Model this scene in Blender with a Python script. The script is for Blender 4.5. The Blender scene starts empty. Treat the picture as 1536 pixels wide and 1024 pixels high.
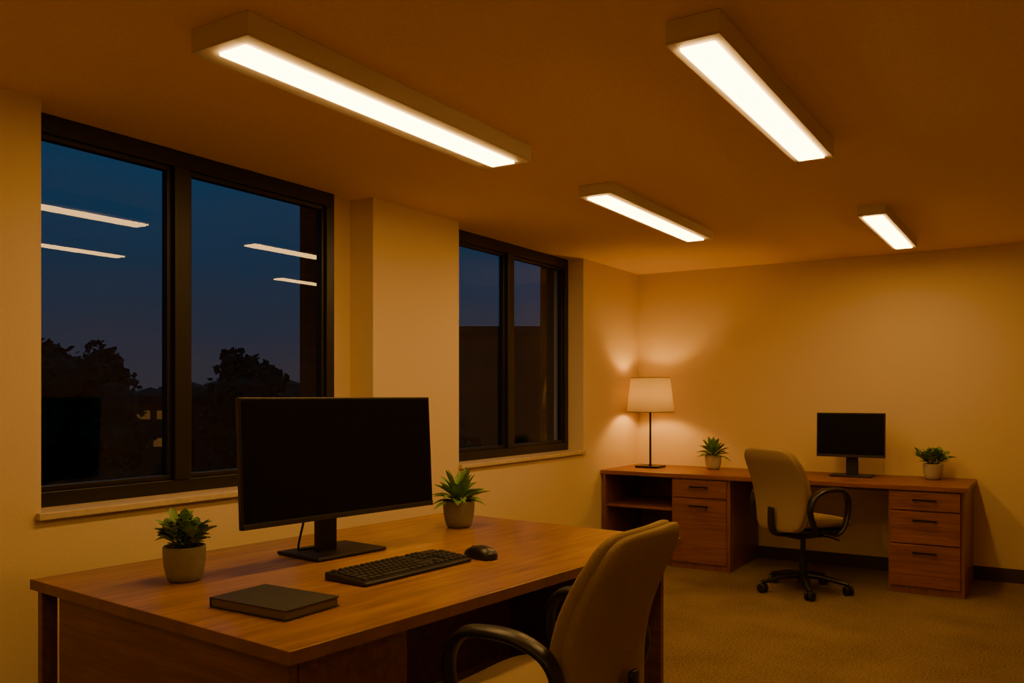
import bpy, bmesh, math, random
from mathutils import Vector, Matrix
rnd = random.Random(7)
scene = bpy.context.scene
coll = scene.collection

# ------------------------------------------------------------------ materials
def new_mat(name):
    m = bpy.data.materials.new(name); m.use_nodes = True
    nt = m.node_tree
    return m, nt, nt.nodes['Principled BSDF']

def simple(name, col, rough=0.5, metal=0.0, bump=0.0, bscale=200.0, var=0.0, vscale=8.0, spec=0.5):
    m, nt, b = new_mat(name)
    b.inputs['Base Color'].default_value = (*col, 1)
    b.inputs['Roughness'].default_value = rough
    b.inputs['Metallic'].default_value = metal
    b.inputs['Specular IOR Level'].default_value = spec
    tc = nt.nodes.new('ShaderNodeTexCoord')
    if bump > 0:
        n = nt.nodes.new('ShaderNodeTexNoise'); n.inputs['Scale'].default_value = bscale
        n.inputs['Detail'].default_value = 3
        nt.links.new(tc.outputs['Object'], n.inputs['Vector'])
        bp = nt.nodes.new('ShaderNodeBump'); bp.inputs['Strength'].default_value = bump
        bp.inputs['Distance'].default_value = 0.004
        nt.links.new(n.outputs['Fac'], bp.inputs['Height'])
        nt.links.new(bp.outputs['Normal'], b.inputs['Normal'])
    if var > 0:
        n2 = nt.nodes.new('ShaderNodeTexNoise'); n2.inputs['Scale'].default_value = vscale
        n2.inputs['Detail'].default_value = 5
        nt.links.new(tc.outputs['Object'], n2.inputs['Vector'])
        r = nt.nodes.new('ShaderNodeValToRGB')
        r.color_ramp.elements[0].position = 0.3; r.color_ramp.elements[1].position = 0.7
        r.color_ramp.elements[0].color = (*[c*(1-var) for c in col], 1)
        r.color_ramp.elements[1].color = (*[min(1, c*(1+var)) for c in col], 1)
        nt.links.new(n2.outputs['Fac'], r.inputs['Fac'])
        nt.links.new(r.outputs['Color'], b.inputs['Base Color'])
    return m

def wood(name, c1, c2, axis='Y', rough=0.4, scale=1.0):
    m, nt, b = new_mat(name)
    tc = nt.nodes.new('ShaderNodeTexCoord')
    mp = nt.nodes.new('ShaderNodeMapping')
    s = [22*scale]*3; s['XYZ'.index(axis)] = 1.3*scale
    mp.inputs['Scale'].default_value = s
    n = nt.nodes.new('ShaderNodeTexNoise'); n.inputs['Scale'].default_value = 1.6
    n.inputs['Detail'].default_value = 8; n.inputs['Roughness'].default_value = 0.62
    n.inputs['Distortion'].default_value = 0.35
    mp2 = nt.nodes.new('ShaderNodeMapping')
    s2 = [160*scale]*3; s2['XYZ'.index(axis)] = 5*scale
    mp2.inputs['Scale'].default_value = s2
    n2 = nt.nodes.new('ShaderNodeTexNoise'); n2.inputs['Scale'].default_value = 1.5
    n2.inputs['Detail'].default_value = 3
    nt.links.new(tc.outputs['Object'], mp.inputs['Vector']); nt.links.new(mp.outputs[0], n.inputs['Vector'])
    nt.links.new(tc.outputs['Object'], mp2.inputs['Vector']); nt.links.new(mp2.outputs[0], n2.inputs['Vector'])
    mx = nt.nodes.new('ShaderNodeMath'); mx.operation = 'MULTIPLY_ADD'
    mx.inputs[1].default_value = 0.35
    nt.links.new(n2.outputs['Fac'], mx.inputs[0]); 
    mm = nt.nodes.new('ShaderNodeMath'); mm.operation = 'MULTIPLY'; mm.inputs[1].default_value = 0.65
    nt.links.new(n.outputs['Fac'], mm.inputs[0]); nt.links.new(mm.outputs[0], mx.inputs[2])
    r = nt.nodes.new('ShaderNodeValToRGB')
    r.color_ramp.elements[0].position = 0.36; r.color_ramp.elements[1].position = 0.64
    r.color_ramp.elements[0].color = (*c1, 1); r.color_ramp.elements[1].color = (*c2, 1)
    nt.links.new(mx.outputs[0], r.inputs['Fac']); nt.links.new(r.outputs['Color'], b.inputs['Base Color'])
    b.inputs['Roughness'].default_value = rough
    bp = nt.nodes.new('ShaderNodeBump'); bp.inputs['Strength'].default_value = 0.12
    bp.inputs['Distance'].default_value = 0.001
    nt.links.new(mx.outputs[0], bp.inputs['Height']); nt.links.new(bp.outputs['Normal'], b.inputs['Normal'])
    return m

def emis(name, col, strength):
    m, nt, b = new_mat(name)
    b.inputs['Base Color'].default_value = (0.8, 0.8, 0.75, 1)
    b.inputs['Emission Color'].default_value = (*col, 1)
    b.inputs['Emission Strength'].default_value = strength
    return m

WARM = (1.0, 0.545, 0.15)
M_wall = simple('wall_paint', (0.77, 0.61, 0.38), 0.85, bump=0.35, bscale=140, spec=0.2)
M_ceil = simple('ceiling_plaster', (0.92, 0.68, 0.34), 0.9, bump=0.6, bscale=110, var=0.04, vscale=60, spec=0.1)
M_sill = simple('sill_stone', (0.62, 0.50, 0.34), 0.5, var=0.08, vscale=30)
M_frame = simple('window_frame_bronze', (0.022, 0.018, 0.015), 0.38, 0.3)
M_base = simple('baseboard_vinyl', (0.06, 0.036, 0.024), 0.5)
M_house = simple('fixture_housing', (0.72, 0.64, 0.56), 0.5)
M_panel = emis('fixture_diffuser', WARM, 30.0)
M_panel_fill = emis('fill_light_diffuser', WARM, 10.0)  # weaker glow for the added, out-of-view fill fixtures
M_bulb = emis('bulb_glow', (1.0, 0.53, 0.11), 240.0)
M_cherryX = wood('cherry_laminate_x', (0.16, 0.050, 0.015), (0.33, 0.125, 0.038), 'X', 0.38)
M_cherryZ = wood('cherry_laminate_z', (0.16, 0.050, 0.015), (0.33, 0.125, 0.038), 'Z', 0.38)
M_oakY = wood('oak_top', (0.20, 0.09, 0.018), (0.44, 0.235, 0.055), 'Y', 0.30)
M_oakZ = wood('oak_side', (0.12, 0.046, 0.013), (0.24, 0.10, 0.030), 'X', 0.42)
M_edge = simple('oak_edge_band', (0.21, 0.095, 0.026), 0.4, var=0.15, vscale=12)
M_dark = simple('dark_metal', (0.02, 0.017, 0.015), 0.4, 0.6)
M_black = simple('black_plastic', (0.012, 0.011, 0.010), 0.38)
M_blackm = simple('black_matte_plastic', (0.017, 0.015, 0.014), 0.55, bump=0.1, bscale=800)
M_screen = simple('screen_glass', (0.003, 0.003, 0.003), 0.28, spec=0.2)
M_key = simple('key_caps', (0.022, 0.02, 0.018), 0.5)
M_fabric = simple('chair_fabric', (0.37, 0.27, 0.16), 0.95, bump=0.9, bscale=420, var=0.12, vscale=300, spec=0.1)
M_pot = simple('pot_ceramic', (0.26, 0.245, 0.20), 0.55, bump=0.15, bscale=160, var=0.08, vscale=40)
M_potW = simple('pot_ceramic_light', (0.50, 0.44, 0.34), 0.55, bump=0.15, bscale=160)
M_soil = simple('potting_soil', (0.02, 0.012, 0.007), 1.0, bump=1, bscale=150)
M_leaf = simple('leaf_green', (0.15, 0.28, 0.055), 0.45, var=0.4, vscale=22)
M_stem = simple('leaf_stem', (0.10, 0.15, 0.04), 0.6)
M_cover = simple('notebook_cover', (0.028, 0.025, 0.022), 0.55, bump=0.3, bscale=500)
M_page = simple('notebook_pages', (0.16, 0.12, 0.08), 0.9)
def brick():
    m, nt, b = new_mat('exterior_brick')
    tc = nt.nodes.new('ShaderNodeTexCoord'); mp = nt.nodes.new('ShaderNodeMapping')
    mp.inputs['Rotation'].default_value = (math.radians(90), 0, 0)
    br = nt.nodes.new('ShaderNodeTexBrick'); br.inputs['Scale'].default_value = 6
    br.inputs['Color1'].default_value = (0.06, 0.035, 0.025, 1); br.inputs['Color2'].default_value = (0.04, 0.025, 0.02, 1)
    br.inputs['Mortar'].default_value = (0.02, 0.018, 0.015, 1)
    nt.links.new(tc.outputs['Object'], mp.inputs['Vector']); nt.links.new(mp.outputs[0], br.inputs['Vector'])
    nt.links.new(br.outputs['Color'], b.inputs['Base Color']); b.inputs['Roughness'].default_value = 0.9
    return m
M_brick = brick()
def carpet():
    m, nt, b = new_mat('carpet')
    tc = nt.nodes.new('ShaderNodeTexCoord')
    n = nt.nodes.new('ShaderNodeTexNoise'); n.inputs['Scale'].default_value = 95; n.inputs['Detail'].default_value = 4
    n2 = nt.nodes.new('ShaderNodeTexNoise'); n2.inputs['Scale'].default_value = 2.2; n2.inputs['Detail'].default_value = 3
    nt.links.new(tc.outputs['Object'], n.inputs['Vector']); nt.links.new(tc.outputs['Object'], n2.inputs['Vector'])
    r = nt.nodes.new('ShaderNodeValToRGB')
    r.color_ramp.elements[0].position = 0.34; r.color_ramp.elements[1].position = 0.66
    r.color_ramp.elements[0].color = (0.12, 0.082, 0.042, 1); r.color_ramp.elements[1].color = (0.34, 0.24, 0.13, 1)
    a = nt.nodes.new('ShaderNodeMath'); a.operation = 'MULTIPLY_ADD'; a.inputs[1].default_value = 0.25; 
    nt.links.new(n2.outputs['Fac'], a.inputs[0])
    mm = nt.nodes.new('ShaderNodeMath'); mm.operation = 'MULTIPLY'; mm.inputs[1].default_value = 0.75
    nt.links.new(n.outputs['Fac'], mm.inputs[0]); nt.links.new(mm.outputs[0], a.inputs[2])
    nt.links.new(a.outputs[0], r.inputs['Fac']); nt.links.new(r.outputs['Color'], b.inputs['Base Color'])
    b.inputs['Roughness'].default_value = 1.0; b.inputs['Specular IOR Level'].default_value = 0.05
    bp = nt.nodes.new('ShaderNodeBump'); bp.inputs['Strength'].default_value = 0.9; bp.inputs['Distance'].default_value = 0.01
    nt.links.new(n.outputs['Fac'], bp.inputs['Height']); nt.links.new(bp.outputs['Normal'], b.inputs['Normal'])
    return m
M_carpet = carpet()
def glassmat():
    m = bpy.data.materials.new('window_glass'); m.use_nodes = True; nt = m.node_tree; nt.nodes.clear()
    o = nt.nodes.new('ShaderNodeOutputMaterial'); mix = nt.nodes.new('ShaderNodeMixShader')
    t = nt.nodes.new('ShaderNodeBsdfTransparent'); t.inputs['Color'].default_value = (0.8, 0.86, 0.88, 1)
    g = nt.nodes.new('ShaderNodeBsdfGlossy'); g.inputs['Roughness'].default_value = 0.0
    g.inputs['Color'].default_value = (0.95, 0.97, 1, 1)
    lw = nt.nodes.new('ShaderNodeLayerWeight'); lw.inputs['Blend'].default_value = 0.5
    p = nt.nodes.new('ShaderNodeMath'); p.operation = 'POWER'; p.inputs[1].default_value = 5
    ma = nt.nodes.new('ShaderNodeMath'); ma.operation = 'MULTIPLY_ADD'; ma.inputs[1].default_value = 0.8; ma.inputs[2].default_value = 0.045
    nt.links.new(lw.outputs['Facing'], p.inputs[0]); nt.links.new(p.outputs[0], ma.inputs[0])
    nt.links.new(ma.outputs[0], mix.inputs[0]); nt.links.new(t.outputs[0], mix.inputs[1]); nt.links.new(g.outputs[0], mix.inputs[2])
    nt.links.new(mix.outputs[0], o.inputs['Surface'])
    return m
M_glass = glassmat()
def shademat():
    m = bpy.data.materials.new('lamp_shade_linen'); m.use_nodes = True; nt = m.node_tree; nt.nodes.clear()
    o = nt.nodes.new('ShaderNodeOutputMaterial'); mix = nt.nodes.new('ShaderNodeMixShader')
    d = nt.nodes.new('ShaderNodeBsdfDiffuse'); d.inputs['Color'].default_value = (0.7, 0.56, 0.36, 1)
    t = nt.nodes.new('ShaderNodeBsdfTranslucent'); t.inputs['Color'].default_value = (0.36, 0.27, 0.13, 1)
    mix.inputs[0].default_value = 0.16
    nt.links.new(d.outputs[0], mix.inputs[1]); nt.links.new(t.outputs[0], mix.inputs[2]); nt.links.new(mix.outputs[0], o.inputs['Surface'])
    return m
M_shade = shademat()
M_tree = simple('tree_foliage', (0.025, 0.04, 0.015), 0.8, var=0.4, vscale=3)
M_bark = simple('tree_bark', (0.04, 0.03, 0.02), 0.9)
M_ground = simple('outside_ground', (0.02, 0.025, 0.012), 1.0, var=0.3, vscale=0.5)
M_bldg = simple('building_wall', (0.05, 0.035, 0.028), 0.9, var=0.2, vscale=2)
M_roof = simple('building_roof', (0.03, 0.025, 0.022), 0.9)
M_litwin = emis('lit_window', (1.0, 0.40, 0.06), 0.09)
M_litwin.node_tree.nodes['Principled BSDF'].inputs['Base Color'].default_value = (0.05, 0.04, 0.03, 1)

# ------------------------------------------------------------------ helpers
def finish(name, bm, mat, parent=None, loc=(0, 0, 0), rot=(0, 0, 0), smooth=False, bevel=0, bseg=2):
    me = bpy.data.meshes.new(name); bm.normal_update(); bm.to_mesh(me); bm.free()
    ob = bpy.data.objects.new(name, me); coll.objects.link(ob)
    mats = mat if isinstance(mat, (list, tuple)) else [mat]
    for m_ in mats: me.materials.append(m_)
    ob.location = loc; ob.rotation_euler = rot
    if smooth:
        for p in me.polygons: p.use_smooth = True
    if bevel > 0:
        md = ob.modifiers.new('bevel', 'BEVEL'); md.width = bevel; md.segments = bseg; md.limit_method = 'ANGLE'
    if parent: ob.parent = parent
    return ob

def addbox(bm, x0, x1, y0, y1, z0, z1, mi=0):
    v = [bm.verts.new(p) for p in [(x0, y0, z0), (x1, y0, z0), (x1, y1, z0), (x0, y1, z0), (x0, y0, z1), (x1, y0, z1), (x1, y1, z1), (x0, y1, z1)]]
    for f in [(0, 3, 2, 1), (4, 5, 6, 7), (0, 1, 5, 4), (1, 2, 6, 5), (2, 3, 7, 6), (3, 0, 4, 7)]:
        fc = bm.faces.new([v[i] for i in f]); fc.material_index = mi

def box(name, x0, x1, y0, y1, z0, z1, mat, parent=None, bevel=0, bseg=2):
    bm = bmesh.new(); addbox(bm, x0, x1, y0, y1, z0, z1)
    return finish(name, bm, mat, parent, bevel=bevel, bseg=bseg)

def boxes(name, lst, mat, parent=None, bevel=0):
    bm = bmesh.new()
    for b in lst: addbox(bm, *b)
    return finish(name, bm, mat, parent, bevel=bevel)

def empty(name, loc=(0, 0, 0), rz=0.0):
    e = bpy.data.objects.new(name, None); coll.objects.link(e); e.location = loc; e.rotation_euler = (0, 0, rz)
    e.empty_display_size = 0.1
    return e

def lathe(bm, prof, seg=40, cx=0, cy=0, cz=0, mi=0, axis='Z'):
    rings = []
    for r, z in prof:
        ring = []
        for i in range(seg):
            a = 2*math.pi*i/seg
            if axis == 'Z': p = (cx+r*math.cos(a), cy+r*math.sin(a), cz+z)
            elif axis == 'X': p = (cx+z, cy+r*math.cos(a), cz+r*math.sin(a))
            ring.append(bm.verts.new(p))
        rings.append(ring)
    for k in range(len(rings)-1):
        for i in range(seg):
            j = (i+1) % seg
            f = bm.faces.new([rings[k][i], rings[k][j], rings[k+1][j], rings[k+1][i]]); f.material_index = mi
    for ring, rev in ((rings[0], True), (rings[-1], False)):
        if prof[0 if rev else -1][0] > 1e-5:
            try:
                f = bm.faces.new(list(reversed(ring)) if rev else ring); f.material_index = mi
            except Exception: pass

def catmull(pts, n=8):
    P = [Vector(p) for p in pts]; out = []
    for i in range(len(P)-1):
        p0 = P[max(i-1, 0)]; p1 = P[i]; p2 = P[i+1]; p3 = P[min(i+2, len(P)-1)]
        for k in range(n):
            t = k/n
            out.append(0.5*((2*p1)+(-p0+p2)*t+(2*p0-5*p1+4*p2-p3)*t*t+(-p0+3*p1-3*p2+p3)*t**3))
    out.append(P[-1]); return out

def tube(bm, pts, ra, rb=None, ref=(1, 0, 0), seg=12, smooth_n=8):
    path = catmull(pts, smooth_n) if smooth_n > 1 else [Vector(p) for p in pts]
    rb = ra if rb is None else rb
    def val(r, t):
        if isinstance(r, (int, float)): return r
        x = t*(len(r)-1); i = min(int(x), len(r)-2); return r[i]+(r[i+1]-r[i])*(x-i)
    rings = []; N = len(path)
    for i, p in enumerate(path):
        d = (path[min(i+1, N-1)]-path[max(i-1, 0)]).normalized()
        A = Vector(ref); A = (A-d*A.dot(d))
        if A.length < 1e-4: A = Vector((0, 1, 0))
        A.normalize(); B = d.cross(A).normalized()
        t = i/(N-1)
        rings.append([bm.verts.new(p+A*val(ra, t)*math.cos(2*math.pi*k/seg)+B*val(rb, t)*math.sin(2*math.pi*k/seg)) for k in range(seg)])
    for a, b in zip(rings, rings[1:]):
        for k in range(seg):
            j = (k+1) % seg; bm.faces.new([a[k], a[j], b[j], b[k]])
    bm.faces.new(list(reversed(rings[0]))); bm.faces.new(rings[-1])

def superell(bm, hx, hy, hz, n=(4, 4, 2.5), cuts=14, deform=None):
    tmp = bmesh.new(); bmesh.ops.create_cube(tmp, size=2.0)
    bmesh.ops.subdivide_edges(tmp, edges=tmp.edges[:], cuts=cuts, use_grid_fill=True)
    vm = {}
    for v in tmp.verts:
        x, y, z = v.co
        def g(s): return math.sin(s*math.pi/4)/math.sin(math.pi/4)
        x, y, z = g(x), g(y), g(z)
        lo, hi = 0.3, 1.2
        for _ in range(22):
            m = (lo+hi)/2
            if abs(m*x)**n[0]+abs(m*y)**n[1]+abs(m*z)**n[2] > 1: hi = m
            else: lo = m
        co = Vector((x*lo*hx, y*lo*hy, z*lo*hz))
        if deform: co = deform(co)
        vm[v] = bm.verts.new(co)
    for f in tmp.faces: bm.faces.new([vm[v] for v in f.verts])
    tmp.free()

# ------------------------------------------------------------------ room shell
H = 2.45; XL = -3.18; XG = -3.35; XO = -3.45; XB = -3.58; YB = 7.2; XR = 1.9; YF = -2.2
def plane_box(name, b, mat): return box(name, *b, mat)
plane_box('floor', (XO, XR+.15, YF-.15, YB+.15, -0.12, 0), M_carpet)
plane_box('ceiling', (XO, XR+.15, YF-.15, YB+.15, H, H+0.12), M_ceil)
plane_box('wall_back', (XO, XR+.15, YB, YB+.15, 0, H), M_wall)
plane_box('wall_front', (XO, XR+.15, YF-.15, YF, 0, H), M_wall)
plane_box('wall_right', (XR, XR+.15, YF, YB, 0, H), M_wall)
ZS = 0.89
W1 = (1.77, 3.45); W2 = (4.42, 6.12)
boxes('wall_left', [
    (XO, XL, YF, W1[0], 0, H),
    (XO, XL, W1[0], 3.61, 0, ZS),
    (XO, XG, W1[1], 3.61, ZS, H),
    (XO, XL, 3.61, W2[0], 0, H),
    (XO, XL, W2[0], W2[1], 0, ZS),
    (XO, XL, W2[1], YB, 0, H)], M_wall)
boxes('wall_exterior_brick', [
    (XB, XO, YF, W1[0], -4, H+.5), (XB, XO, W1[0], W1[1], -4, ZS-.03), (XB, XO, W1[1], W2[0], -4, H+.5),
    (XB, XO, W2[0], W2[1], -4, ZS-.03), (XB, XO, W2[1], YB+.2, -4, H+.5),
    (XB, XO, W1[0], W1[1], H, H+.5), (XB, XO, W2[0], W2[1], H, H+.5)], M_brick)
box('trim_1', XG-.02, XL+.025, W1[0]-.02, 3.605, ZS, ZS+.028, M_sill, bevel=.004)
box('trim_2', XG-.02, XL+.025, W2[0]+.001, W2[1]-.001, ZS, ZS+.028, M_sill, bevel=.004)
box('baseboard_back', XL, XR, YB-.012, YB, 0, .10, M_base, bevel=.002)
box('baseboard_left', XL, XL+.012, YF, YB-.012, 0, .10, M_base, bevel=.002)
box('baseboard_right', XR-.012, XR, YF, YB-.012, 0, .10, M_base)

def window(name, y0, y1, ym):
    e = empty(name, (-3.35, 0, 0))
    zb, zt = ZS+.028, H
    lst = [(-.035, .035, y0, y1, zt-.075, zt), (-.035, .035, y0, y1, zb, zb+.06),
           (-.035, .035, y0, y0+.06, zb+.06, zt-.075), (-.035, .035, y1-.06, y1, zb+.06, zt-.075),
           (-.035, .045, ym-.042, ym+.042, zb+.06, zt-.075)]
    boxes('frame', lst, M_frame, e, bevel=.004)
    s = []
    for a, b in ((y0+.06, ym-.042), (ym+.042, y1-.06)):
        z0, z1 = zb+.06, zt-.075; w = .022
        s += [(-.02, .02, a, b, z0, z0+w), (-.02, .02, a, b, z1-w, z1), (-.02, .02, a, a+w, z0+w, z1-w), (-.02, .02, b-w, b, z0+w, z1-w)]
    boxes('sash', s, M_frame, e, bevel=.003)
    bm = bmesh.new()
    for a, b in ((y0+.06, ym-.042), (ym+.042, y1-.06)):
        vs = [bm.verts.new(p) for p in [(0, a, zb+.06), (0, b, zb+.06), (0, b, zt-.075), (0, a, zt-.075)]]
        bm.faces.new(vs)
    finish('glass', bm, M_glass, e)
window('window_1', W1[0], W1[1], 2.48)
window('window_2', W2[0], W2[1], 5.24)

# ------------------------------------------------------------------ ceiling fixtures
def fixture(x0, x1, y0, y1, h, px0, px1, name='ceiling_light_fixture', pm=None):
    cx, cy = (x0+x1)/2, (y0+y1)/2
    e = empty(name, (cx, cy, H))
    hx, hy = (x1-x0)/2, (y1-y0)/2
    a, b = px0-cx, px1-cx; m = .045
    box('housing', -hx, hx, -hy, hy, -h, 0, M_house, e, bevel=.003)
    z1, z0 = -h, -h-.007
    boxes('bezel', [(-hx, a, -hy, hy, z0, z1), (b, hx, -hy, hy, z0, z1), (a, b, -hy, -hy+m, z0, z1), (a, b, hy-m, hy, z0, z1)], M_house, e, bevel=.0015)
    box('diffuser_panel', a, b, -hy+m, hy-m, z0-.008, z1, pm or M_panel, e)
fixture(-2.19, -1.94, 1.67, 3.24, .065, -2.115, -2.0)
fixture(-.965, -.80, 2.375, 3.87, .065, -.935, -.83)
fixture(-2.11, -1.92, 4.0, 5.55, .05, -2.075, -1.965)
fixture(-.965, -.81, 5.29, 6.61, .05, -.94, -.835)
fixture(-2.19, -1.94, -1.3, .2, .065, -2.12, -2.0, pm=M_panel_fill)  # added fill fixture behind the camera, brightens the ceiling and foreground
fixture(-.965, -.80, -1.0, .5, .065, -.94, -.825, pm=M_panel_fill)  # second added fill fixture, out of view
fixture(.55, .72, -.6, .9, .065, .575, .695, pm=M_panel_fill)  # third added fill fixture, out of view to the right

# ------------------------------------------------------------------ front desk
dk = empty('office_desk', (-2.088, 2.507, 0), math.radians(-5))
hx, hy = .665, 1.025
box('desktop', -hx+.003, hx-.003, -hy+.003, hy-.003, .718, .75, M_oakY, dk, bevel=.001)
boxes('edge_band', [(-hx, hx, -hy, -hy+.0035, .717, .7495), (-hx, hx, hy-.0035, hy, .717, .7495),
                    (hx-.0035, hx, -hy+.0035, hy-.0035, .717, .7495), (-hx, -hx+.0035, -hy+.0035, hy-.0035, .717, .7495)], M_edge, dk)
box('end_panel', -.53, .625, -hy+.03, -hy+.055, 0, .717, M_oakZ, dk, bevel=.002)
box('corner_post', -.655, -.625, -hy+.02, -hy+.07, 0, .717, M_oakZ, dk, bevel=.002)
box('gap_shade_panel', -.625, -.53, -hy+.10, -hy+.12, 0, .717, M_black, dk)  # black sheet standing in for the shade inside the open gap
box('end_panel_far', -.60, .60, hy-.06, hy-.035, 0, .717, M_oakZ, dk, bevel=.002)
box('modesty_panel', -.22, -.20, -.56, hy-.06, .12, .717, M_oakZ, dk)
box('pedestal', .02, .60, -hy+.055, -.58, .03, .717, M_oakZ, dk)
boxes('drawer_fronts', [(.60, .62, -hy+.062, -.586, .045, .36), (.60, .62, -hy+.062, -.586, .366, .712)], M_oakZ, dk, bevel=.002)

# ------------------------------------------------------------------ back storage desk
sd = empty('storage_desk', (0, 0, 0))
zt = .74
box('desktop', XL+.003, -.48, 6.42, YB-.003, zt-.033, zt, M_cherryX, sd, bevel=.003)
Y0, Y1 = 6.445, YB-.02
zb = zt-.033
box('side_panel_left', XL+.015, XL+.04, Y0-.01, Y1, 0, zb, M_cherryZ, sd, bevel=.002)
boxes('open_shelves', [(XL+.04, -2.56, Y0+.02, Y1, .44, .462), (XL+.04, -2.56, Y0+.02, Y1, .05, .072)], M_cherryX, sd, bevel=.001)
box('shelf_back_panel', XL+.04, -2.56, Y1-.012, Y1, .0, zb, M_cherryX, sd)
box('toe_kick', XL+.04, -2.56, Y0+.05, Y0+.065, 0, .05, M_cherryX, sd)
box('cabinet_body', -2.56, -2.09, Y0, Y1, 0.0, zb, M_cherryZ, sd, bevel=.002)
box('cabinet_body_drawers', -.97, -.50, Y0, Y1, 0.0, zb, M_cherryZ, sd, bevel=.002)
boxes('cabinet_fronts', [(-2.545, -2.115, Y0-.018, Y0, .56, .695), (-2.545, -2.115, Y0-.018, Y0, .05, .55)], M_cherryX, sd, bevel=.003)
boxes('drawer_fronts', [(-.955, -.525, Y0-.018, Y0, .572, .695), (-.955, -.525, Y0-.018, Y0, .345, .562), (-.955, -.525, Y0-.018, Y0, .05, .335)], M_cherryX, sd, bevel=.003)
hl = []
for cx, cz in ((-2.33, .645), (-2.33, .495), (-.74, .645), (-.74, .505), (-.74, .285)):
    hl += [(cx-.075, cx+.075, Y0-.045, Y0-.036, cz-.006, cz+.006), (cx-.07, cx-.06, Y0-.037, Y0-.018, cz-.004, cz+.004), (cx+.06, cx+.07, Y0-.037, Y0-.018, cz-.004, cz+.004)]
boxes('handles', hl, M_dark, sd, bevel=.001)
box('wall_rail', -2.09, -.97, Y1-.02, Y1, zb-.09, zb, M_cherryX, sd)

# ------------------------------------------------------------------ monitors   (local: faces -Y, width X)
def monitor(loc, rz, w, h, zc, tilt, bw, bd, cable=True, sy=0.0, sx=0.0, nx=0.0, name='computer_monitor'):
    e = empty(name, loc, rz)
    bm = bmesh.new(); addbox(bm, -bw/2, bw/2, -bd/2, bd/2, 0, .012)
    finish('base_plate', bm, M_blackm, e, bevel=.004, bseg=3)
    yn = .0
    neck = bmesh.new(); addbox(neck, nx-.042, nx+.042, yn-.012, yn+.022, .012, zc)
    finish('neck', neck, M_blackm, e, bevel=.004)
    boxes('neck_hinge', [(nx-.06, nx+.06, sy+.03, yn-.008, zc-.05, zc+.05)], M_blackm, e, bevel=.004)
    p = bpy.data.objects.new('screen_pivot', None); coll.objects.link(p); p.parent = e
    p.location = (sx, sy, zc); p.rotation_euler = (-tilt, 0, 0)
    p.empty_display_size = .05
    box('panel_housing', -w/2, w/2, 0, .022, -h/2, h/2, M_black, p, bevel=.004, bseg=3)
    box('rear_bulge', -w*.3, w*.3, .022, .045, -h*.28, h*.25, M_blackm, p, bevel=.012)
    box('screen', -w/2+.009, w/2-.009, -.0012, .001, -h/2+.022, h/2-.009, M_screen, p)
    box('chin_strip', -w/2+.002, w/2-.002, -.0025, .001, -h/2+.001, -h/2+.018, M_blackm, p, bevel=.001)
    bm = bmesh.new(); lathe(bm, [(0, 0), (.003, .0), (.003, .002), (0, .002)], 10, cx=w/2-.03, cy=-.003, cz=-h/2+.009)
    finish('power_led', bm, M_dark, p)
    if cable:
        bm = bmesh.new()
        tube(bm, [(nx-.05, .00, zc-.06), (nx-.06, .02, zc-.14), (nx-.085, .03, .12), (nx-.10, .04, .03), (nx-.07, .05, .018), (nx-.02, .03, .02)], .0045, seg=8)
        finish('cable', bm, M_black, e, smooth=True)
    return e
monitor((-2.345, 2.43, .752), math.radians(90-7), .90, .445, .372, math.radians(3), .33, .25, True, sy=-.115, sx=-.03, nx=-.03)
monitor((-1.298, 6.92, zt+.002), 0, .49, .335, .315, math.radians(2), .30, .19, False, sy=-.07)

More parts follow.
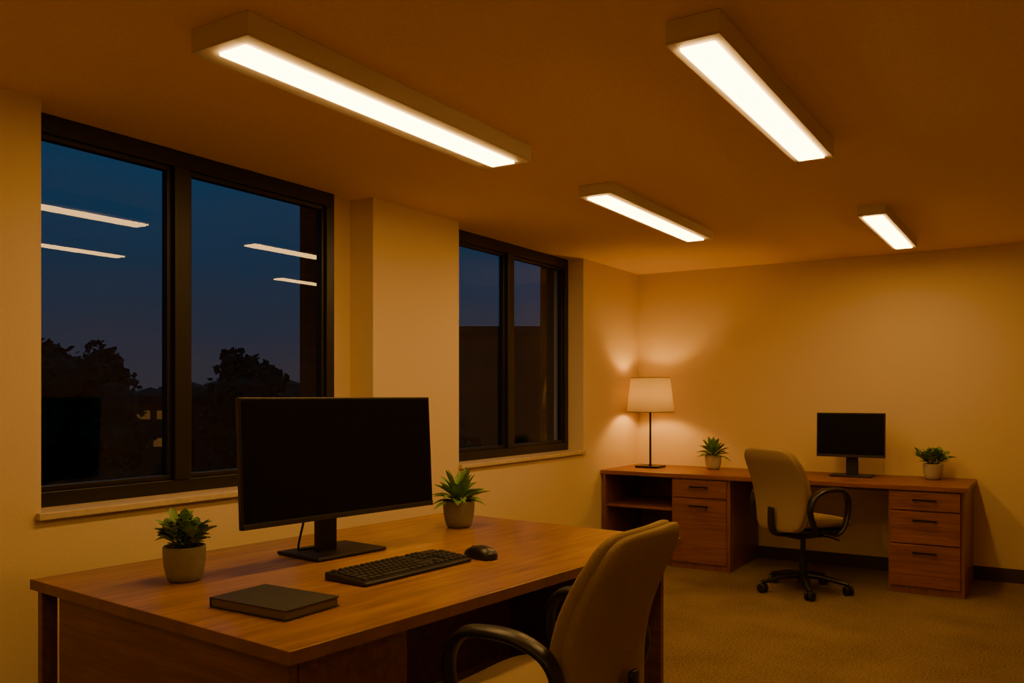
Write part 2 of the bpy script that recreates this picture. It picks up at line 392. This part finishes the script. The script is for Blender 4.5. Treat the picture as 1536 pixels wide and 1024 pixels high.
# ------------------------------------------------------------------ keyboard
def keyboard(loc, rz):
    e = empty('computer_keyboard', loc, rz)
    L, D = .53, .19
    bm = bmesh.new()
    vs = []
    for (x, y, z) in [(-D/2, -L/2, 0), (D/2, -L/2, 0), (D/2, L/2, 0), (-D/2, L/2, 0), (-D/2, -L/2, .026), (D/2, -L/2, .012), (D/2, L/2, .012), (-D/2, L/2, .026)]:
        vs.append(bm.verts.new((x, y, z)))
    for f in [(0, 3, 2, 1), (4, 5, 6, 7), (0, 1, 5, 4), (1, 2, 6, 5), (2, 3, 7, 6), (3, 0, 4, 7)]: bm.faces.new([vs[i] for i in f])
    finish('case', bm, M_black, e, bevel=.005, bseg=3)
    bm = bmesh.new()
    def key(y0, y1, x0, x1):
        def zt_(x): return .026-(x+D/2)/D*.014
        g = .0015; t = .0025
        a = [(x0+g, y0+g), (x1-g, y0+g), (x1-g, y1-g), (x0+g, y1-g)]
        b = [(x0+g+t, y0+g+t), (x1-g-t, y0+g+t), (x1-g-t, y1-g-t), (x0+g+t, y1-g-t)]
        lo = [bm.verts.new((x, y, zt_(x)-.001)) for x, y in a]; hi = [bm.verts.new((x, y, zt_(x)+.0065)) for x, y in b]
        bm.faces.new(hi)
        for i in range(4): bm.faces.new([lo[i], lo[(i+1) % 4], hi[(i+1) % 4], hi[i]])
    u = .0228; y_s = -L/2+.014
    rows = [-.083, -.053, -.0255, .0, .0265, .053]
    rh = .0255
    lay = [[1]+[.35]+[1]*4+[.25]+[1]*4+[.25]+[1]*4,
           [1]*13+[2], [1.5]+[1]*12+[1.5], [1.8]+[1]*11+[2.2], [2.3]+[1]*10+[2.7], [1.3, 1.3, 1.3, 5.8, 1.3, 1.3, 1.35, 1.35]]
    for ri, row in enumerate(lay):
        y = y_s
        for k in row:
            if k < .9: y += k*u*1.0; continue
            key(y, y+k*u, rows[ri], rows[ri]+rh); y += k*u
    y2 = y_s+15*u+.008
    for ri in (0, 1, 2, 5):
        for c in range(3): key(y2+c*u, y2+(c+1)*u, rows[ri], rows[ri]+rh)
    key(y2+u, y2+2*u, rows[4], rows[4]+rh)
    y3 = y2+3*u+.008
    for ri in range(1, 6):
        for c in range(4): key(y3+c*u, y3+(c+1)*u, rows[ri], rows[ri]+rh)
    finish('keys', bm, M_key, e)
keyboard((-1.90, 2.305, .751), math.radians(-4))

ms = empty('computer_mouse', (-1.80, 2.64, .751), math.radians(-12))
bm = bmesh.new()
def dmouse(c):
    z = max(c.z, -.012)
    k = c.x/.065
    z2 = (z+.012)*(1-.22*max(0, -k)**1.5-.12*max(0, k)**2)
    return Vector((c.x, c.y*(1-.12*(1-k*k)+.02*k), z2))
superell(bm, .072, .044, .034, (2.6, 2.4, 2.2), 14, dmouse)
finish('body', bm, M_black, ms, smooth=True)
bm = bmesh.new(); lathe(bm, [(0, -.004), (.010, -.004), (.011, -.002), (.011, .002), (.010, .004), (0, .004)], 20, axis='Z')
w_ = finish('scroll_wheel', bm, M_dark, ms, loc=(-.038, 0, .030), rot=(math.radians(90), 0, 0), smooth=True)

nb = empty('notebook', (-1.88, 1.715, .751), math.radians(0.5))
boxes('covers', [(-.152, .152, -.103, .103, 0, .003), (-.152, .152, -.103, .103, .025, .028), (-.152, -.149, -.103, .103, .003, .025)], M_cover, nb, bevel=.001)
box('pages', -.149, .148, -.099, .099, .003, .025, M_page, nb)

# ------------------------------------------------------------------ plants
def leaf(bm, base, d, L, W, curl, mi=0):
    d = d.normalized(); up = Vector((0, 0, 1))
    side = d.cross(up)
    if side.length < .1: side = Vector((1, 0, 0))
    side.normalize(); nrm = side.cross(d).normalized()
    rows = []; N = 7
    for i in range(N+1):
        t = i/N
        w = W*(math.sin(math.pi*min(1, t*.92+.06))**.8)*(0.55+.75*t)*(1 if t < .75 else 1-(t-.75)*1.6)
        c = base+d*L*t+up*(-curl*L*t*t)
        rows.append([bm.verts.new(c-side*w/2+nrm*w*.22), bm.verts.new(c-nrm*.0), bm.verts.new(c+side*w/2+nrm*w*.22)])
    for a, b in zip(rows, rows[1:]):
        for k in (0, 1):
            f = bm.faces.new([a[k], a[k+1], b[k+1], b[k]]); f.material_index = mi; f.smooth = True

def plant(loc, s, kind, potmat, seed, fol=1.0):
    r = random.Random(seed)
    e = empty('potted_plant', loc, r.random()*6)
    bm = bmesh.new()
    prof = [(.0, 0), (.042, 0), (.050, .004), (.058, .022), (.064, .05), (.067, .085), (.067, .108), (.0655, .113), (.061, .113), (.059, .108), (.058, .09), (0, .09)]
    lathe(bm, [(a*s, b*s) for a, b in prof], 48)
    finish('pot', bm, potmat, e, smooth=True)
    bm = bmesh.new(); lathe(bm, [(0, .098*s), (.0585*s, .098*s), (.0585*s, .09*s)], 32); finish('soil', bm, M_soil, e)
    bm = bmesh.new(); bs = bmesh.new()
    if kind == 'jade':
        for i in range(17):
            a = i*2.4; rr = .05*s*math.sqrt(i/17); tip = Vector((math.cos(a)*rr*1.45*fol, math.sin(a)*rr*1.45*fol, (.175+r.uniform(0, .035)-.5*rr)*s))
            base = Vector((math.cos(a)*rr*.5, math.sin(a)*rr*.5, .095*s))
            tube(bs, [base, (base+tip)/2+Vector((0, 0, .005)), tip], .0028*s, seg=6, smooth_n=3)
            for k in range(9):
                b = r.uniform(0, 6.28); el = r.uniform(.05, 1.15); t = r.uniform(.35, 1.0)
                d = Vector((math.cos(b)*math.cos(el), math.sin(b)*math.cos(el), math.sin(el)))+Vector((math.cos(a), math.sin(a), 0))*.6*(rr/(.05*s))
                leaf(bm, base.lerp(tip, t), d, r.uniform(.036, .052)*s*fol, r.uniform(.024, .034)*s, r.uniform(-.1, .25))
    else:
        for i in range(40):
            a = i*2.4+r.uniform(-.2, .2); q = i/40
            el = 1.40-1.25*q**.8+r.uniform(-.15, .15)
            d = Vector((math.cos(a)*math.cos(el), math.sin(a)*math.cos(el), math.sin(el)))
            base = Vector((math.cos(a)*.018*s, math.sin(a)*.018*s, (.105+.035*(1-q))*s))
            leaf(bm, base, d, r.uniform(.095, .14)*s*fol, r.uniform(.034, .046)*s, r.uniform(.05, .40)*(.3+q))
        tube(bs, [(0, 0, .09*s), (0, 0, .12*s), (0, 0, .14*s)], .012*s, seg=8, smooth_n=2)
    finish('stems', bs, M_stem, e, smooth=True)
    finish('leaves', bm, M_leaf, e)
plant((-2.397, 1.803, .751), 1.0, 'jade', M_pot, 3, 1.1)
plant((-2.31, 3.21, .751), 1.08, 'rosette', M_pot, 8, .95)
plant((-2.41, 6.98, zt+.001), 1.02, 'rosette', M_potW, 12, 1.1)
plant((-.747, 6.98, zt+.001), 1.02, 'jade', M_potW, 21, 1.5)

# ------------------------------------------------------------------ table lamp
lp = empty('table_lamp', (-2.925, 6.87, zt+.001))
boxes('base', [(-.10, .10, -.10, .10, 0, .016)], M_dark, lp, bevel=.003)
bm = bmesh.new(); lathe(bm, [(0, .016), (.016, .016), (.011, .026), (.009, .035), (.009, .50), (.016, .505), (.016, .56), (.0, .56)], 20)
finish('pole', bm, M_dark, lp, smooth=True)
z0s, z1s = .475, .765
bm = bmesh.new()
lathe(bm, [(.203, z0s), (.202, z0s+.001), (.168, z1s)], 64)
for f in [f for f in bm.faces if len(f.verts) > 4]: bm.faces.remove(f)
finish('shade', bm, M_shade, lp, smooth=True)
bm = bmesh.new()
for r_, z_ in ((.203, z0s), (.168, z1s)):
    pts = [(r_*math.cos(2*math.pi*i/48), r_*math.sin(2*math.pi*i/48), z_) for i in range(49)]
    tube(bm, pts, .0025, seg=6, smooth_n=1, ref=(0, 0, 1))
for k in range(3):
    a = k*2.094; tube(bm, [(.0, 0, z1s-.03), (.168*math.cos(a), .168*math.sin(a), z1s)], .002, seg=6, smooth_n=1, ref=(0, 0, 1))
tube(bm, [(0, 0, .65), (0, 0, z1s-.03)], .002, seg=6, smooth_n=1)
finish('shade_ring', bm, M_dark, lp)
bm = bmesh.new(); lathe(bm, [(0, .56), (.014, .56), (.018, .585), (.030, .615), (.030, .635), (.018, .655), (0, .66)], 24)
finish('bulb', bm, M_bulb, lp, smooth=True)

# ------------------------------------------------------------------ office chairs (local forward +Y)
def chair(loc, rz, base_rot=0.0):
    e = empty('office_chair', loc, rz)
    zb, hh = .715, .285
    def yb(s): return -.215-.02*s-.095*s*s+.035*math.sin(math.pi*min(1, max(0, s*1.15)))
    def dback(off, wmul):
        def f(c):
            s = (c.z+hh)/(2*hh)
            wm = (.82+.26*math.sin(math.pi*min(1, s*.85+.08)*.85))*wmul
            x = c.x*wm
            return Vector((x, c.y+off+yb(s)+.9*x*x*.55, c.z+zb))
        return f
    bm = bmesh.new(); superell(bm, .235, .036, hh, (6.5, 2.4, 6.5), 18, dback(0, 1.0))
    finish('backrest_cushion', bm, M_fabric, e, smooth=True)
    bm = bmesh.new(); superell(bm, .231, .030, hh*.985, (6.5, 2.8, 6.5), 18, dback(-.030, 1.0))
    finish('backrest_shell', bm, M_fabric, e, smooth=True)
    def dseat(c):
        t = c.y/.25
        return Vector((c.x*(1.0+.05*t), c.y+.02, c.z+.49-.03*max(0, t)**3+.012*(c.x/.25)**2))
    bm = bmesh.new(); superell(bm, .245, .25, .045, (3.6, 3.6, 2.4), 16, dseat)
    finish('seat', bm, M_fabric, e, smooth=True)
    def dpan(c): return Vector((c.x, c.y+.01, c.z+.445))
    bm = bmesh.new(); superell(bm, .235, .235, .02, (3.6, 3.6, 2.6), 10, dpan)
    finish('seat_pan', bm, M_black, e, smooth=True)
    bm = bmesh.new()
    tube(bm, [(0, -.10, .405), (0, -.24, .41), (0, -.285, .47), (0, -.29, .60)], [.04, .04, .032, .03], [.012, .012, .012, .010])
    finish('back_support', bm, M_black, e, smooth=True)
    boxes('tilt_mechanism', [(-.08, .08, -.12, .12, .375, .43)], M_black, e, bevel=.01)
    bm = bmesh.new(); tube(bm, [(.06, .05, .395), (.18, .06, .395), (.27, .06, .385)], .006, seg=8, ref=(0, 0, 1)); finish('height_lever', bm, M_black, e, smooth=True)
    for sx in (-1, 1):
        x = .275*sx
        bm = bmesh.new()
        tube(bm, [(x*.55, .04, .425), (x*.92, .05, .425), (x*1.02, .085, .47), (x, .125, .56), (x, .13, .65), (x, .085, .713), (x, .0, .728), (x, -.10, .718), (x, -.18, .675), (x*.99, -.205, .59), (x*.97, -.165, .49), (x*.85, -.12, .43), (x*.55, -.10, .425)],
             [.018, .02, .022, .024, .026, .031, .034, .033, .029, .024, .022, .02, .018], [.010, .012, .014, .016, .017, .017, .017, .017, .016, .015, .014, .012, .010], seg=14, smooth_n=7, ref=(1, 0, 0))
        finish('armrest_'+('left' if sx < 0 else 'right'), bm, M_black, e, smooth=True)
    bm = bmesh.new(); lathe(bm, [(0, .06), (.034, .06), (.036, .10), (.032, .13), (.026, .14), (.026, .27), (.018, .275), (.018, .38), (0, .38)], 24)
    finish('gas_column', bm, M_black, e, smooth=False, bevel=0)
    bm = bmesh.new(); wh = bmesh.new()
    for k in range(5):
        a = base_rot+k*2*math.pi/5; c, s_ = math.cos(a), math.sin(a)
        side = (-s_, c, 0)
        tube(bm, [(c*.02, s_*.02, .115), (c*.14, s_*.14, .105), (c*.26, s_*.26, .08), (c*.30, s_*.30, .072)], [.028, .024, .018, .015], [.022, .019, .014, .012], ref=side, seg=10, smooth_n=4)
        px, py = c*.295, s_*.295
        lathe(bm, [(0, .045), (.008, .045), (.008, .075), (0, .075)], 10, cx=px, cy=py)
        ang = a+.7
        M = Matrix.Translation((px, py, .032)) @ Matrix.Rotation(ang, 4, 'Z')
        for o in (-.018, .018):
            before = set(wh.verts)
            lathe(wh, [(0, -.011), (.026, -.011), (.032, -.007), (.032, .007), (.026, .011), (0, .011)], 20, axis='X')
            for v in wh.verts:
                if v not in before: v.co = M @ (v.co+Vector((o, 0, 0)))
        before = set(wh.verts)
        addbox(wh, -.013, .013, -.014, .020, .0, .026)
        for v in wh.verts:
            if v not in before: v.co = M @ v.co
    finish('star_base', bm, M_black, e, smooth=True)
    finish('casters', wh, M_black, e, bevel=.001)
    return e
chair((-1.26, 2.165, 0), math.radians(90), .3)
chair((-1.47, 6.12, 0), math.radians(-32), math.radians(-90-36+18))

# ------------------------------------------------------------------ outside
box('ground_outside', -90, XB, -40, 90, -4.2, -4.0, M_ground)
def tree(loc, height, rad, seed, n=2600):
    r = random.Random(seed); e = empty('tree', loc)
    bm = bmesh.new()
    tube(bm, [(0, 0, 0), (.05, 0, height*.35), (0, .05, height*.7)], [.14, .10, .05], seg=8)
    for k in range(8):
        a = k*2.4; z = height*(.35+.05*k)
        tube(bm, [(0, 0, z), (math.cos(a)*rad*.4, math.sin(a)*rad*.4, z+.4), (math.cos(a)*rad*.75, math.sin(a)*rad*.75, z+.9)], [.05, .03, .015], seg=6, smooth_n=3)
    finish('trunk', bm, M_bark, e)
    bm = bmesh.new()
    cl = []
    for k in range(26):
        a = r.uniform(0, 6.28); q = r.uniform(.25, 1); zz = height*(.30+.62*q); rr = rad*.75*math.sqrt(max(.05, 1-(abs(q-.5)*1.7)**2))*r.uniform(.2, 1)
        cl.append((Vector((math.cos(a)*rr, math.sin(a)*rr, zz)), rad*r.uniform(.28, .45)))
    for i in range(n):
        c, R = cl[i % len(cl)]
        d = Vector((r.gauss(0, 1), r.gauss(0, 1), r.gauss(0, 1))).normalized()
        p = c+d*R*r.random()**.4
        u = Vector((r.gauss(0, 1), r.gauss(0, 1), r.gauss(0, 1))).normalized(); v = u.orthogonal().normalized(); s = r.uniform(.06, .13)
        bm.faces.new([bm.verts.new(p+u*s), bm.verts.new(p+v*s*.6), bm.verts.new(p-u*s), bm.verts.new(p-v*s*.6)])
    for c, R in cl:
        bmesh.ops.create_icosphere(bm, subdivisions=2, radius=R*.72, matrix=Matrix.Translation(c))
    finish('foliage', bm, M_tree, e)
tree((-14.9, 8.7, -4), 6.6, 1.6, 1)
tree((-14.3, 12.3, -4), 6.5, 1.3, 2)
tree((-16.0, 5.5, -4), 6.0, 1.6, 5)
tree((-11.0, 14.9, -4), 5.0, .8, 9)
tree((-22.5, 12.5, -4), 5.4, 2.0, 11)
def house(name, loc, rz, w, d, h, wins, roof=.25):
    e = empty(name, loc, rz)
    box('walls', -w/2, w/2, -d/2, d/2, 0, h, M_bldg, e)
    box('roof_parapet', -w/2-.15, w/2+.15, -d/2-.15, d/2+.15, h, h+roof, M_roof, e)
    lst = [(x-.20, x+.20, -d/2-.03, -d/2+.01, z, z+.28) for x, z in wins]
    if lst: boxes('lit_windows', lst, M_litwin, e)
    fr = []
    for k in range(int(w/1.6)):
        for z in (1.0, 3.2):
            x = -w/2+.9+k*1.6
            if all(abs(x-a) > .6 or abs(z-b) > .5 for a, b in wins): fr.append((x-.35, x+.35, -d/2-.02, -d/2+.01, z, z+.9))
    if fr: boxes('dark_windows', fr, M_screen, e)
house('house', (-27.5, 19.0, -4.2), math.radians(55), 9, 6, 5.3, [(.0, 4.8), (.6, 4.8), (.5, 3.9)])
house('office_building', (-17.0, 23.5, -4), math.radians(32), 7, 6, 7.2, [])
house('office_building', (-10.5, 24.5, -4), math.radians(26), 6, 5, 6.2, [])
bm = bmesh.new()
rr = random.Random(4)
for i in range(150):
    a = math.radians(95+100*(i/150)); R = 70+rr.uniform(-6, 6)
    c = Vector((math.cos(a)*R, math.sin(a)*R, -1.2+rr.uniform(-.6, .8)))
    bmesh.ops.create_icosphere(bm, subdivisions=2, radius=rr.uniform(2.2, 3.6), matrix=Matrix.Translation(c))
finish('distant_treeline', bm, M_tree)

# ------------------------------------------------------------------ world (dusk)
w = bpy.data.worlds.new('dusk'); scene.world = w; w.use_nodes = True; nt = w.node_tree
bg = nt.nodes['Background']
tc = nt.nodes.new('ShaderNodeTexCoord'); sp = nt.nodes.new('ShaderNodeSeparateXYZ')
nz = nt.nodes.new('ShaderNodeTexNoise'); nz.inputs['Scale'].default_value = 3.0; nz.inputs['Detail'].default_value = 5
mp = nt.nodes.new('ShaderNodeMapping'); mp.inputs['Scale'].default_value = (1, 1, 6)
nt.links.new(tc.outputs['Generated'], sp.inputs[0]); nt.links.new(tc.outputs['Generated'], mp.inputs[0]); nt.links.new(mp.outputs[0], nz.inputs['Vector'])
ad = nt.nodes.new('ShaderNodeMath'); ad.operation = 'MULTIPLY_ADD'; ad.inputs[1].default_value = .10
sb = nt.nodes.new('ShaderNodeMath'); sb.operation = 'SUBTRACT'; sb.inputs[1].default_value = .05
nt.links.new(sp.outputs['Z'], sb.inputs[0]); nt.links.new(nz.outputs['Fac'], ad.inputs[0]); nt.links.new(sb.outputs[0], ad.inputs[2])
cr = nt.nodes.new('ShaderNodeValToRGB'); el = cr.color_ramp.elements
el[0].position = 0.0; el[0].color = (.044, .034, .042, 1)
el[1].position = .34; el[1].color = (.006, .050, .120, 1)
x = el.new(.06); x.color = (.028, .032, .052, 1)
x = el.new(.16); x.color = (.009, .034, .074, 1)
nt.links.new(ad.outputs[0], cr.inputs['Fac']); nt.links.new(cr.outputs['Color'], bg.inputs['Color']); bg.inputs['Strength'].default_value = 1.0

# ------------------------------------------------------------------ camera
cd = bpy.data.cameras.new('camera'); cam = bpy.data.objects.new('camera', cd); coll.objects.link(cam)
cam.location = (0, 0, 1.35); cam.rotation_euler = (math.radians(90), 0, math.radians(32.2))
cd.sensor_width = 36; cd.lens = 36*1290/1536; cd.shift_y = 82/1536; cd.clip_start = .05; cd.clip_end = 500
scene.camera = cam
